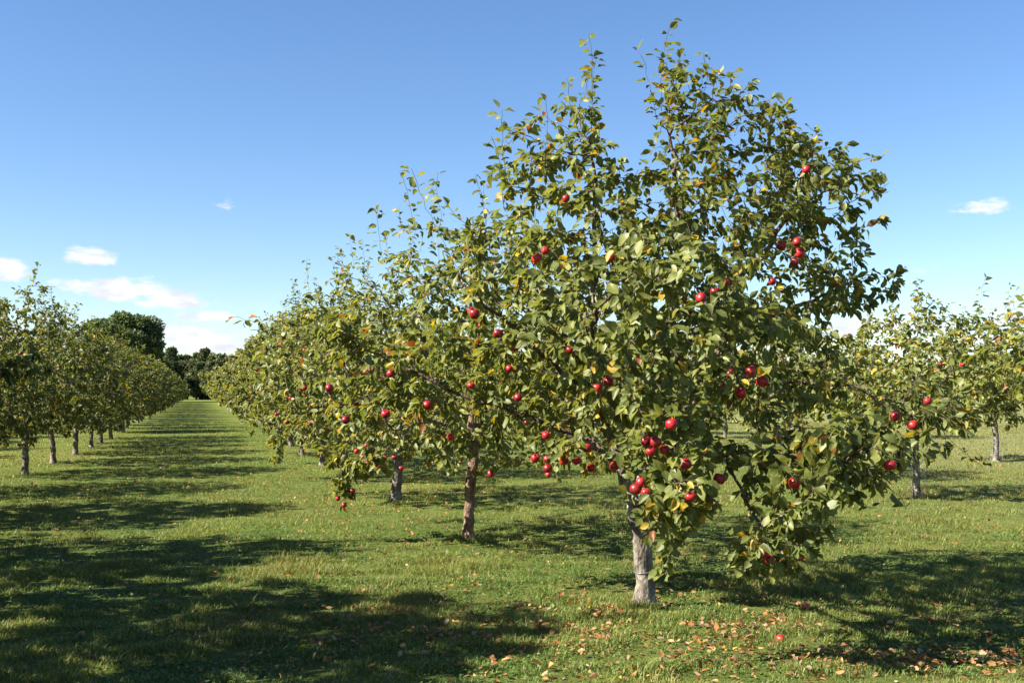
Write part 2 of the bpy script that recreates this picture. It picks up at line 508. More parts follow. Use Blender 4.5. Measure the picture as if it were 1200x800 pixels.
def crown_points(n, r, h0=.85, h1=3.7, R=1.85, lobes=6, low=.35, seed=None):
    """random points in an uneven apple-tree crown"""
    nz = Noise(1.6, int(r.integers(1e6)), dim=3)
    pts = []
    while len(pts) < n:
        k = 4000
        p = np.column_stack([r.uniform(-R * 1.3, R * 1.3, (k, 2)), r.uniform(h0 - low, h1, k)])
        rr = np.hypot(p[:, 0], p[:, 1])
        t = np.clip((p[:, 2] - h0) / (h1 - h0), -.3, 1)
        prof = np.where(t < .32, .78 + .22 * np.clip(t / .32, -.6, 1), np.clip(1 - ((t - .32) / .70), 0, 1) ** .62)
        lim = R * prof * (1 + .17 * nz(np.column_stack([p[:, :2], p[:, 2] * 1.0])))
        ok = rr < lim
        ok &= ~((p[:, 2] < h0 + .1) & (rr < .55))
        ok &= r.uniform(size=k) < .25 + .75 * (rr / np.maximum(lim, .01)) ** 1.2       # more twigs towards the outside
        pts += list(p[ok])
    return np.array(pts[:n])

def generic_tree(name, seed, H=3.9, R=1.85, h0=.85, n_attr=1100, base_r=.07, lean=(.05, 0), bark='bark_grey', simple=False,
                 per_node=2.3, leaf_len=(.06, .1), yellow=.034, extra=None, n_whip=9, bright=1.0, n_apple=16, fork=None, low=.35, boost=None, more_apples=()):
    r = np.random.default_rng(seed)
    sk = Skel(); lx, ly = lean
    f = fork or h0 * .95
    sk.limb([(0, 0, -.06), (lx * .35, ly * .35, f * .5), (lx, ly, f)], step=.07, wig=.006, r=r)
    lock = max(3, int(f * .8 / .07))
    top = np.array([lx, ly, f])
    a0 = r.uniform(0, 6.28)
    sk.limb([top, top + [.1 * math.cos(a0), .1 * math.sin(a0), .6], top + [-.05, .06, H * .33], [lx * .5, ly * .5, H * .74]], wig=.02, r=r)
    ns = 6
    for i in range(ns):
        a = a0 + i * 2.4 + r.uniform(-.3, .3); rr = R * r.uniform(.55, .8); z0 = f + i * .13
        zz = h0 + (H - h0) * r.uniform(.08, .42)
        p0 = np.array([lx, ly, z0])
        e = np.array([rr * math.cos(a), rr * math.sin(a), zz])
        sk.limb([p0, p0 * .5 + e * .5 + [0, 0, .12], e], wig=.018, r=r)
    at = crown_points(n_attr, r, h0, H * .95, R, low=low)
    if extra is not None: at = np.concatenate([at, extra])
    colonize(sk, at, r, lock=lock)
    A = np.array(sk.pos)
    shoots = []
    # whips spring from the top surface of the crown
    for _ in range(n_whip):
        a = r.uniform(0, 6.28); q = R * r.uniform(0, .75)
        xy = np.array([q * math.cos(a), q * math.sin(a)])
        dd = np.linalg.norm(A[:, :2] - xy, axis=1); c = np.where(dd < .3)[0]
        if not len(c): continue
        s = A[c[np.argmax(A[c, 2])]]
        L_ = r.uniform(.25, .6)
        o = np.array([math.cos(a), math.sin(a), 0]) * .18 * L_
        shoots.append([s, s + o * .6 + [0, 0, L_ * .5], s + o + [r.normal(0, .03), r.normal(0, .03), L_]])
    # apples hang from thin outer wood in the lower two thirds
    rad, nk = radii(sk, base_r)
    cand = np.where((rad < .005) & (A[:, 2] > h0 - .3) & (A[:, 2] < h0 + (H - h0) * .5) & (np.hypot(A[:, 0], A[:, 1]) > R * .5))[0]
    ap = []
    if n_apple and len(cand):
        for c in r.choice(cand, min(n_apple, len(cand)), replace=False):
            ap.append(A[c] + [0, 0, -.055])
            if r.uniform() < .35: ap.append(A[c] + [r.normal(0, .05), r.normal(0, .05), -.075])
    ap += list(more_apples)
    D = build_meshes(sk, shoots, r, base_r, name, bark, boost=boost, per_node=per_node, leaf_len=leaf_len, yellow=yellow, simple=simple,
                     clear=ap, bright=bright)
    D['apples'] = ap
    return D

def place_tree(D, label, xy, rot=0, scale=1.0, group=None, apples=True, name='apple_tree', guard=False, lowbark=None, max_apples=60):
    t = thing(name, label, 'tree', (xy[0], xy[1], float(gz(xy)[0])), rot, scale, group)
    obj('trunk', D['trunk'], t); obj('branches', D['branches'], t); obj('crown', D['crown'], t)
    if apples:
        for p in D['apples'][:max_apples]:
            o = obj('apple', APPLE, t, p)
            o.rotation_euler = (random.uniform(-.5, .5), random.uniform(-.5, .5), random.uniform(0, 6.28))
            s = random.uniform(.70, .98); o.scale = (s * random.uniform(.93, 1.05), s * random.uniform(.93, 1.05), s * random.uniform(.86, 1.04))
    if guard: obj('trunk_guard', GUARD, t)
    return t

# open plastic/wire mesh sleeve round a trunk
def guard_mesh(R=.115, H=.5, nr=14, nv=16, w=.0004, arc=2 * math.pi, a0=0):
    V, Q, off = [], [], 0
    def bar(p, q):
        nonlocal off
        p, q = np.array(p), np.array(q); t = norm(q - p)
        u = norm(np.cross(t, [0.3, .2, 1.]) if abs(t[2]) < .9 else np.cross(t, [1., .2, 0])); v = np.cross(t, u)
        for e in (p, q):
            for s, c in ((1, 1), (-1, 1), (-1, -1), (1, -1)): V.append(e + (u * s + v * c) * w)
        for j in range(4): Q.append([off + j, off + (j + 1) % 4, off + 4 + (j + 1) % 4, off + 4 + j])
        off += 8
    for i in range(nr):
        z = .01 + H * i / (nr - 1)
        for j in range(nv):
            a, b = a0 + arc * j / nv, a0 + arc * (j + 1) / nv
            bar((R * math.cos(a), R * math.sin(a), z), (R * math.cos(b), R * math.sin(b), z))
    for j in range(nv):
        a = a0 + arc * j / nv
        bar((R * math.cos(a), R * math.sin(a), 0), (R * math.cos(a), R * math.sin(a), H))
    return mesh_from('trunk_guard', np.array(V), [np.array(Q)], M['plastic'], smooth=False)
GUARD = guard_mesh()

# ------------------------------------------------------------------ the big tree in front
def big_tree():
    r = np.random.default_rng(5)
    Z0 = 8.06
    base = ground_at(756, 712); origin = np.array([base[0], base[1], float(gz(base)[0])])
    T = lambda px, py, dz=0: P(px, py, Z0 + dz) - origin
    sk = Skel()
    sk.limb([(0, 0, -.08), T(755, 670), T(750, 620, -.02), T(744, 580, -.02)], step=.06, wig=.005, r=r)
    lock = 9
    sk.limb([T(744, 580, -.02), T(728, 540), T(712, 505, .05), T(700, 455, .05), T(696, 380), T(698, 290), T(692, 170)], wig=.013, r=r)
    sk.limb([T(746, 590), T(765, 500, .1), T(782, 410, .1), T(795, 300, .05), T(788, 150)], wig=.013, r=r)
    sk.limb([T(775, 450, .1), T(830, 370, 0), T(890, 300), T(935, 240)], wig=.015, r=r)
    sk.limb([T(748, 600), T(810, 545, -.7), T(910, 530, -1.4), T(1000, 545, -1.8)], wig=.018, r=r)
    sk.limb([T(770, 480), T(870, 455, -.2), T(980, 450, -.4), T(1075, 490, -.55)], wig=.018, r=r)
    sk.limb([T(728, 540), T(650, 500, 0), T(560, 470, .15), T(462, 428, .2)], wig=.018, r=r)
    sk.limb([T(705, 470), T(640, 420, -.2), T(585, 370, -.3), T(535, 330, -.3)], wig=.016, r=r)
    sk.limb([T(746, 595), T(765, 555, -.7), T(785, 555, -1.4), T(795, 590, -1.9)], wig=.016, r=r)
    sk.limb([T(850, 538, -1.1), T(872, 580, -1.6), T(900, 635, -2.0)], wig=.012, r=r)
    sk.limb([T(735, 560), T(760, 480, .8), T(800, 420, 1.5)], wig=.02, r=r)
    sk.limb([T(735, 560), T(660, 480, .8), T(600, 440, 1.3)], wig=.02, r=r)
    sk.limb([T(712, 505), T(690, 420, -.7), T(700, 360, -1.2)], wig=.02, r=r)
    sk.limb([T(782, 430), T(830, 420, -.7), T(860, 380, -1.15)], wig=.02, r=r)
    sk.limb([T(790, 360), T(900, 370, .3), T(1000, 330, .2)], wig=.016, r=r)
    blobs = [  # px, py, rx, ry, dz, rz, points
        (775, 330, 175, 165, 0, 1.25, 520), (850, 215, 120, 110, 0, .8, 260), (690, 240, 95, 115, 0, .8, 210),
        (610, 320, 95, 105, -.1, .9, 190), (945, 245, 95, 75, 0, .7, 170), (985, 335, 76, 40, .1, .5, 110), (975, 205, 62, 38, 0, .5, 80), (915, 155, 42, 36, 0, .4, 45), (830, 120, 45, 45, 0, .4, 40),
        (900, 430, 105, 80, -.3, .9, 190), (985, 530, 95, 52, -1.7, .6, 240), (930, 590, 60, 35, -1.9, .3, 60), (1085, 485, 60, 52, -.6, .4, 85),
        (640, 440, 110, 78, .15, .75, 190), (520, 430, 80, 66, .25, .45, 110), (785, 500, 75, 85, -1.45, .6, 150),
        (800, 572, 46, 48, -1.9, .4, 95), (900, 640, 58, 36, -2.0, .28, 80), (415, 395, 55, 40, .3, .3, 40),
        (790, 110, 55, 55, 0, .4, 60), (688, 135, 28, 50, 0, .25, 26), (860, 130, 60, 50, 0, .4, 60),
        (690, 515, 75, 38, -.3, .6, 70), (662, 160, 50, 48, 0, .45, 62), (612, 195, 42, 42, 0, .45, 40), (690, 105, 18, 40, 0, .15, 14), (820, 390, 170, 140, 1.3, .6, 240), (620, 420, 110, 100, 1.2, .5, 110),
        (770, 370, 170, 120, -1.5, .6, 240), (455, 465, 50, 40, .3, .3, 26),
        (1012, 565, 38, 28, -1.7, .25, 22), (772, 640, 25, 30, -1.8, .15, 14), (762, 588, 30, 26, -1.75, .2, 44),
    ]
    at = []
    for px, py, rx, ry, dz, rz, n in blobs:
        v = norm(r.normal(size=(n, 3))) * (r.uniform(0, 1, (n, 1)) ** .42)
        for a_, b_, c_ in v: at.append(T(px + a_ * rx, py - c_ * ry, dz + b_ * rz))
    # red apples, where the photograph shows them: px, py, depth against the trunk
    ap_px = [(945, 199, -.3), (663, 233, -.6), (629, 303, -.8), (639, 294, -.75), (716, 302, -.9), (915, 288, -.6), (934, 284, -.65),
             (937, 297, -.6), (931, 307, -.65), (850, 331, -1.0), (838, 342, -.9), (556, 368, -.8), (584, 391, -.95), (604, 407, -.9),
             (458, 438, -.1), (452, 485, 0), (501, 475, -.15), (607, 466, -.5), (700, 455, -1.2), (713, 447, -1.1),
             (856, 438, -1.2), (880, 434, -1.25), (893, 447, -1.2), (848, 455, -1.2), (868, 461, -1.15), (787, 497, -2.0),
             (768, 518, -1.9), (757, 517, -1.85), (763, 529, -1.9), (779, 527, -1.85), (803, 544, -2.0), (843, 561, -1.9),
             (745, 573, -1.8), (757, 577, -1.85), (751, 565, -1.8), (809, 582, -2.15), (641, 538, -.2), (661, 540, -.25),
             (676, 540, -.3), (688, 525, -.3), (693, 548, -.35), (720, 546, -.5), (642, 549, -.25), (627, 537, -.15), (640, 510, -.3),
             (931, 566, -1.9), (893, 647, -2.15), (903, 656, -2.1), (1049, 488, -.85), (1070, 498, -.85), (1087, 470, -.8),
             (386, 455, .1), (405, 492, .1), (552, 452, -.2), (668, 410, -1.1), (905, 330, -.8), (575, 555, .1), (1043, 545, -1.9),
             (528, 512, 0), (597, 432, -.5), (735, 470, -1.35), (822, 350, -1.3)]
    ap = []
    for px, py, dz in ap_px:
        p = T(px, py, dz); ap.append(p); at.append(p + [0, 0, .05])
    at = np.array(at)
    # a notch of sky between the two leaders, and one above the left shoulder
    notch = (at[:, 0] > T(708, 0)[0]) & (at[:, 0] < T(757, 0)[0]) & (at[:, 2] > T(0, 205)[2])
    notch |= (at[:, 0] > T(735, 0)[0]) & (at[:, 0] < T(770, 0)[0]) & (at[:, 2] > T(0, 110)[2])
    at = at[~notch]
    colonize(sk, at, r, lock=lock, step=.075, kill=.11, iters=190)
    A = np.array(sk.pos)
    S = []
    for b, t in [((696, 150), (690, 40)), ((702, 150), (700, 62)), ((680, 160), (664, 92)), ((775, 130), (786, 24)), ((770, 140), (748, 58)), ((800, 130), (800, 55)),
                 ((815, 150), (825, 62)), ((845, 150), (858, 85)), ((640, 200), (641, 112)), ((600, 230), (588, 128)), ((590, 240), (576, 160)),
                 ((540, 325), (482, 197)), ((880, 170), (900, 115)), ((920, 210), (962, 156)), ((960, 220), (1037, 182)), ((985, 250), (1042, 214)),
                 ((1000, 330), (1062, 312)), ((555, 270), (520, 232)), ((570, 260), (556, 205)), ((420, 395), (352, 349)), ((430, 400), (372, 380)),
                 ((1085, 480), (1122, 430)), ((1100, 500), (1152, 548)), ((1040, 570), (1062, 596)), ((1000, 560), (1020, 596)),
                 ((880, 640), (848, 668)), ((920, 640), (958, 622)), ((910, 650), (925, 678)), ((780, 640), (795, 672)), 
                 ((860, 160), (885, 125)), ((620, 210), (612, 150)),  ((395, 520), (400, 590)), ((440, 480), (405, 540))]:
        dz = {1085: -.6, 1100: -.6, 1040: -1.7, 1000: -1.7 if b[1] > 500 else .2, 880: -2.0 if b[1] > 500 else 0, 920: -2.0 if b[1] > 500 else 0, 910: -2.0,
              780: -1.75, 540: 0, 420: .3, 430: .3, 395: -.6, 440: -.6}.get(b[0], float(r.uniform(-.3, .3)))
        if b == (395, 520) or b == (440, 480): continue
        # base = the nearest existing wood
        p = T(*b, dz); q = T(*t, dz + float(r.uniform(-.1, .1)))
        s = A[int(np.argmin(np.linalg.norm(A - p, axis=1)))]
        mid_ = (p + q) / 2 + r.normal(0, .03, 3)
        S.append([s, p if np.linalg.norm(s - p) > .05 else s + (q - s) * .2, mid_, q])
    D = build_meshes(sk, S, r, .070, 'big_apple_tree', 'bark_grey', leaf_r=.0062, per_node=4.2, leaf_len=(.050, .093), yellow=.042,
                     clear=ap, gap=.4, eye=np.array([0, 0, EYE]) - origin,
                     boost=lambda p: 1 + .75 * ((p[:, 1] < -.9) & (p[:, 2] < 1.5)) + .2 * ((p[:, 0] > 1.5) & (p[:, 2] < 1.7)))
    D['apples'] = ap
    t = place_tree(D, 'largest apple tree, nearest in view, many red apples, grey trunk tied with wire', base, max_apples=99)
    t.location = origin
    # wire hoop tied round the trunk, with a loose bit of netting
    k, R_ = 40, .077
    V, Q = [], []
    for i in range(k):
        a_ = 2 * math.pi * i / k; c_ = np.array([math.cos(a_) * R_, math.sin(a_) * R_, .275 + .012 * math.sin(a_ + 1)])
        o_ = np.array([math.cos(a_), math.sin(a_), 0])
        for s_, q_ in ((1, 0), (0, 1), (-1, 0), (0, -1)): V.append(c_ + o_ * .003 * s_ + np.array([0, 0, .003]) * q_)
        for j in range(4): Q.append([i * 4 + j, i * 4 + (j + 1) % 4, ((i + 1) % k) * 4 + (j + 1) % 4, ((i + 1) % k) * 4 + j])
    h = obj('tie_wire', mesh_from('tie_wire', np.array(V), [np.array(Q)], M['wire']), t)
    h.location = (T(755, 670)[0] * .9, T(755, 670)[1], 0)
    print('big tree leaves', D['n'], 'nodes', len(sk.pos))
big_tree()

# ------------------------------------------------------------------ orchard rows
def local_extra(spec, xy, r):
    """attraction points for hanging branches: (px, py, Z, rx, ry, rz, n) in photo terms -> tree space"""
    out = []
    for px, py, Z, rx, ry, rz, n in spec:
        v = norm(r.normal(size=(n, 3))) * (r.uniform(0, 1, (n, 1)) ** .45)
        for a_, b_, c_ in v:
            out.append(P(px + a_ * rx, py - c_ * ry, Z + b_ * rz) - np.array([xy[0], xy[1], 0]))
    return np.array(out)

rr_ = np.random.default_rng(77)
HANG = [(440, 530), (431, 540), (450, 537), (444, 546), (424, 534), (413, 574), (403, 591), (396, 583), (462, 535), (470, 548), (418, 528)]
xy2 = ground_at(548, 634); xy3 = ground_at(463, 587)
ex2 = local_extra([(430, 528, 11.6, 40, 34, .25, 60), (404, 575, 11.5, 20, 26, .15, 40), (385, 440, 11.4, 45, 50, .4, 50)], xy2, rr_)
more2 = [P(px, py, 11.45) - np.array([xy2[0], xy2[1], 0]) for px, py in HANG]
T2 = generic_tree(boost=lambda p: 1 + 1.6 * (p[:, 2] < .95) * (p[:, 0] < -.6), more_apples=more2, name='apple_tree_b', seed=21, H=3.8, R=1.95, h0=1.02, low=.25, n_attr=1500, base_r=.056, lean=(.06, .1), bark='bark_red', extra=ex2, per_node=2.8, n_apple=34, fork=.95, yellow=.045)
ex3 = local_extra([(325, 525, 16.5, 16, 24, .25, 34), (345, 470, 16.2, 45, 40, .5, 40)], xy3, rr_)
T3 = generic_tree('apple_tree_c', 33, boost=lambda p: 1 + 1.6 * (p[:, 2] < .95), H=3.85, R=2.0, h0=1.0, low=.25, n_attr=1400, base_r=.07, lean=(.12, 0), extra=ex3, per_node=2.8, n_apple=30, n_whip=12)
VAR = [generic_tree('apple_tree_d', 41, H=4.0, R=1.95, n_whip=5, bright=.9, n_attr=1650, base_r=.068, lean=(-.06, .05), n_apple=22, per_node=4.6, h0=1.0, low=.2),  # bright: leaf colour of all three darkened, standing in for the left row's shade
       generic_tree('apple_tree_e', 52, H=3.9, R=1.85, n_whip=5, bright=.9, n_attr=1650, base_r=.06, lean=(.05, -.1), n_apple=20, per_node=4.6, h0=1.02, low=.2),
       generic_tree('apple_tree_f', 63, H=4.15, R=2.0, n_whip=5, bright=.9, n_attr=1650, base_r=.065, lean=(.03, .08), n_apple=20, per_node=4.6, h0=1.0, low=.2)]
SHADE = [generic_tree('apple_tree_s', 141, H=4.1, R=2.05, n_attr=1500, base_r=.07, lean=(.04, .05), n_apple=0, per_node=7.5, h0=.8, leaf_len=(.075, .115))]
YOUNG = [generic_tree('apple_tree_g', 74, H=3.25, R=1.75, h0=1.1, low=.08, n_attr=1350, base_r=.052, lean=(-.08, 0), n_apple=8, per_node=3.5, n_whip=6, yellow=.07, bright=1.2, leaf_len=(.065, .105), fork=.9),
         generic_tree('apple_tree_h', 85, H=3.4, R=1.8, h0=1.1, low=.08, n_attr=1350, base_r=.055, lean=(.03, .05), n_apple=8, per_node=3.5, n_whip=6, yellow=.07, bright=1.2, leaf_len=(.065, .105), fork=.95)]
FAR = [generic_tree('far_apple_tree_a', 96, H=3.95, R=1.95, n_attr=520, base_r=.065, simple=True, per_node=3.2, h0=.98, low=.2, leaf_len=(.12, .19), n_apple=0, n_whip=6),
       generic_tree('far_apple_tree_b', 97, H=4.1, R=2.0, n_attr=520, base_r=.065, simple=True, per_node=3.2, h0=.98, low=.2, leaf_len=(.12, .19), n_apple=0, n_whip=6)]

RIGHT = 'apple trees of the row right of the aisle'; LEFT = 'apple trees of the row left of the aisle'
place_tree(T2, 'apple tree with a thin curved reddish-brown trunk, just behind the largest tree', xy2, 0, 1, RIGHT)
place_tree(T3, 'apple tree with a straight grey trunk, third from the front beside the aisle', xy3, 0, 1, RIGHT)

rnd = random.Random(4)
labels_right = ['fourth apple tree of the right row, its grey trunk half hidden by hanging foliage',
                'fifth apple tree from the front in the right row, with a dark bare trunk',
                'sixth apple tree from the front in the right row, leaning over the aisle',
                'seventh apple tree from the front in the right row, a slim trunk in its shade',
                'eighth apple tree from the front in the right row, only its aisle side showing']
spots = [(405, 560), (378, 545), (354, 533), (341, 523)]
u = None
for i, l in enumerate(labels_right):
    if i < len(spots): xy = ground_at(*spots[i])
    else: xy = UV(35.6, 2.75)
    place_tree(VAR[i % 3], l, xy, rnd.uniform(0, 6.28), rnd.uniform(.96, 1.04), RIGHT)
k = 0
for u in np.arange(39.5, 150, 4.0):
    xy = UV(u + rnd.uniform(-.4, .4), 2.75 + rnd.uniform(-.25, .25))
    D = VAR[k % 3] if u < 48 else FAR[k % 2]
    place_tree(D, 'distant apple tree merging into the far end of the right row', xy, rnd.uniform(0, 6.28), rnd.uniform(.92, 1.05),
               'apple trees at the far end of the right row', apples=False); k += 1

# left row: nearer ones stand beside the frame and throw the shadows across the aisle
labels_left = {0: 'front apple tree of the left row, its pale trunk cut close to the frame edge',
               1: 'second visible apple tree of the left row, with a thicker grey trunk in shade',
               2: 'third visible apple tree of the left row, its trunk dark and straight',
               3: 'fourth visible apple tree of the left row, with a slim dark trunk',
               4: 'fifth visible apple tree of the left row, its slim trunk catching the sun',
               5: 'sixth visible apple tree of the left row, with a short shaded trunk',
               6: 'seventh visible apple tree of the left row, pale trunk standing out from shade'}
lsp = [(29, 557), (63, 542.5), (88.5, 532), (107, 524.5), (118.5, 519), (130, 514), (145, 507)]
for i, s in enumerate(lsp):
    place_tree(VAR[(i + 1) % 3], labels_left[i], ground_at(*s), rnd.uniform(0, 6.28), (.97 if i == 0 else rnd.uniform(.86, .93)), LEFT, max_apples=14)
k = 0
for u in np.arange(45.5, 150, 4.0):
    xy = UV(u + rnd.uniform(-.4, .4), -3.25 + rnd.uniform(-.25, .25))
    place_tree(FAR[k % 2], 'distant apple tree merging into the far end of the left row', xy, rnd.uniform(0, 6.28), rnd.uniform(.83, .93),
               'apple trees at the far end of the left row', apples=False); k += 1
for i, (u, v, l) in enumerate([(18.6, -3.7, 'apple tree at the left frame edge, its trunk outside the frame beside the sunny turf'),
                               (14.8, -4.2, 'shade-casting apple tree of the left row, four metres nearer than the frame edge tree'),
                               (10.9, -4.35, 'shade-casting apple tree of the left row, between two others left of the frame'),
                               (6.9, -4.5, 'apple tree left of the frame whose shadow darkens the bottom left turf')]):
    t_ = place_tree(SHADE[0] if i else VAR[1], l, UV(u, v), rnd.uniform(0, 6.28), {0: .88, 1: 1.04, 2: 1.1, 3: 1.25}[i], LEFT, apples=False)
    if i in (1, 2): t_.scale[0] *= .82; t_.scale[1] *= .82
# a further row, seen between the trunks of the left row
for u in np.arange(24, 100, 4.2):
    place_tree(FAR[int(u) % 2], 'apple tree of the second row on the left, glimpsed behind the left row', UV(u, -9.6 + rnd.uniform(-.3, .3)), rnd.uniform(0, 6.28),
               rnd.uniform(.9, 1.02), 'apple trees of the second row on the left', apples=False)

# rows on the right
SECOND = 'young apple trees right of the largest tree'
place_tree(YOUNG[0], 'young apple tree with slim pale trunk in white mesh guard, right of the largest tree', ground_at(1075, 583), .6, 1.0, SECOND, guard=True)
place_tree(YOUNG[1], 'young apple tree with a straight pale trunk near the right frame edge, in sunny turf', ground_at(1168, 540), 2.0, 1.1, SECOND, guard=True)
place_tree(YOUNG[1], 'small far apple tree, its guarded trunk low between the largest and young trees', ground_at(1010, 513), 4.0, 1.05, SECOND, guard=True, apples=False)
place_tree(YOUNG[0], 'apple tree cut by the right frame edge, only leafy twigs reaching in', UV(10.0, 10.9), 1.2, 1.22, SECOND, apples=False)
k = 0
for v, us in ((10.2, np.arange(18.2, 80, 4.1)), (17.3, np.arange(29.5, 85, 4.2)), (24.0, np.arange(41, 95, 8.8))):
    for u in us:
        D = YOUNG[k % 2] if u < 34 else FAR[k % 2]
        place_tree(D, 'sunlit apple tree of the rows behind the largest tree, glimpsed through its foliage', UV(u + rnd.uniform(-.4, .4), v + rnd.uniform(-.3, .3)),
                   rnd.uniform(0, 6.28), rnd.uniform(.85, 1.0) * (1.0 if D in YOUNG else .88), 'apple trees glimpsed behind the largest tree', apples=False); k += 1

# ------------------------------------------------------------------ far trees
def far_tree(name, seed, H, R, h0, n, size, col, conic=False):
    r = np.random.default_rng(seed)
    # crown = many small leaf sprays gathered in clumps along limbs
    nc = 46 if not conic else 60
    t = r.uniform(0, 1, nc) ** (.8 if conic else .7)
    zc = h0 + (H - h0) * (t if conic else np.clip(t, .06, .95))
    prof = (1 - t) ** .8 * .95 + .08 if conic else np.sqrt(np.clip(1 - (2 * np.clip(t, 0, 1) - .85) ** 2 / 1.5, .1, 1))
    a = r.uniform(0, 6.28, nc); q = R * prof * r.uniform(.35, .92, nc)
    C = np.column_stack([q * np.cos(a), q * np.sin(a), zc])
    cr = R * r.uniform(.2, .36, nc) * (.8 if conic else 1)
    w = r.integers(0, nc, n)
    v = norm(r.normal(size=(n, 3))) * r.uniform(.45, 1.05, (n, 1)) ** .6
    v[:, 2] *= .62
    b = C[w] + v * cr[w][:, None]
    ax = norm(v + r.normal(0, .6, (n, 3))); nr = norm(v) + np.array([0, 0, .7]) + r.normal(0, .5, (n, 3))
    ln = r.uniform(.6, 1.3, n) * size
    V, Fc, mv, per = leaf_geometry(b, ax, nr, ln, ln * .6, np.full(n, .2), np.full(n, .1), True)
    c = np.array(col)[None] * r.uniform(.6, 1.4, (n, 1)) * (r.uniform(.75, 1.25, nc)[w])[:, None]
    crown = mesh_from(name + '_crown', V, Fc, M['far_leaf'], np.repeat(c, per, axis=0))
    sk = Skel(); sk.limb([(0, 0, -.2), (.1, .05, h0), (.0, .1, H * .55), (.05, 0, H * .86)], step=.5, wig=.04, r=r)
    for ci in range(0, nc, 2):
        p = C[ci]; sk.limb([(0.05, .05, max(h0 * .7, p[2] - q[ci] * .55)), p], step=.5, wig=.06, r=r)
    rad, nk = radii(sk, H * .024, tip=.03)
    Vt, Ft = tubes(sk, rad, np.ones(len(rad), bool))
    return dict(crown=crown, trunk=mesh_from(name + '_trunk', Vt, Ft, M['bark_dark']))
def place_far(D, name, label, px, Z, rot, s, group, sz=1.0):
    t = thing(name, label, 'tree', ((px - CX) * Z / F, Z, 0), rot, s, group)
    t.scale = (s, s, s * sz)
    obj('trunk', D['trunk'], t); obj('crown', D['crown'], t)
BIG = [far_tree('dark_tree_a', 201, 12.2, 3.9, 1.6, 12000, .5, (.085, .118, .040)), far_tree('dark_tree_b', 202, 12.0, 3.7, 1.4, 12000, .5, (.080, .112, .038))]
PINE = [far_tree('pine_a', 211, 9.2, 2.6, .3, 9000, .5, (.078, .100, .042), True), far_tree('pine_b', 212, 8.6, 2.9, .3, 9000, .5, (.088, .106, .044), True),
        far_tree('pine_c', 213, 8.2, 3.0, .5, 9000, .5, (.094, .112, .046))]
place_far(BIG[0], 'broadleaf_tree', 'tallest dark tree beyond the left row, rounded top against the sky', 136, 150, .5, 1.0, 'dark trees beyond the left row')
place_far(BIG[1], 'broadleaf_tree', 'dark tree beyond the left row, at the right end of the tall clump', 164, 152, 2.5, .98, 'dark trees beyond the left row')
place_far(BIG[1], 'broadleaf_tree', 'dark tree beyond the left row, lowest left shoulder of the tall clump', 112, 156, 4.1, .97, 'dark trees beyond the left row')
for i, px in enumerate(range(180, 300, 7)):
    place_far(PINE[i % 3], 'pine_tree', 'dark conifer in the distant tree line closing the grass aisle', px + rnd.uniform(-3, 3), 205 + rnd.uniform(-8, 8), rnd.uniform(0, 6),
              rnd.uniform(.84, .98), 'conifers closing the grass aisle')
for i, px in enumerate(range(-60, 110, 15)):
    place_far(PINE[(i + 1) % 3], 'pine_tree', 'dark conifer hidden among the trees beyond the left row', px, 215 + rnd.uniform(-8, 8), rnd.uniform(0, 6), rnd.uniform(.7, .9),
              'conifers beyond the left row')
for i, px in enumerate(range(300, 1330, 19)):
    place_far(PINE[(i + 1) % 3], 'pine_tree', 'low dark tree on the far edge of the orchard, behind the right rows', px + rnd.uniform(-6, 6), 240 + rnd.uniform(-20, 20), rnd.uniform(0, 6),
              rnd.uniform(.5, .8), 'trees on the far edge of the orchard')

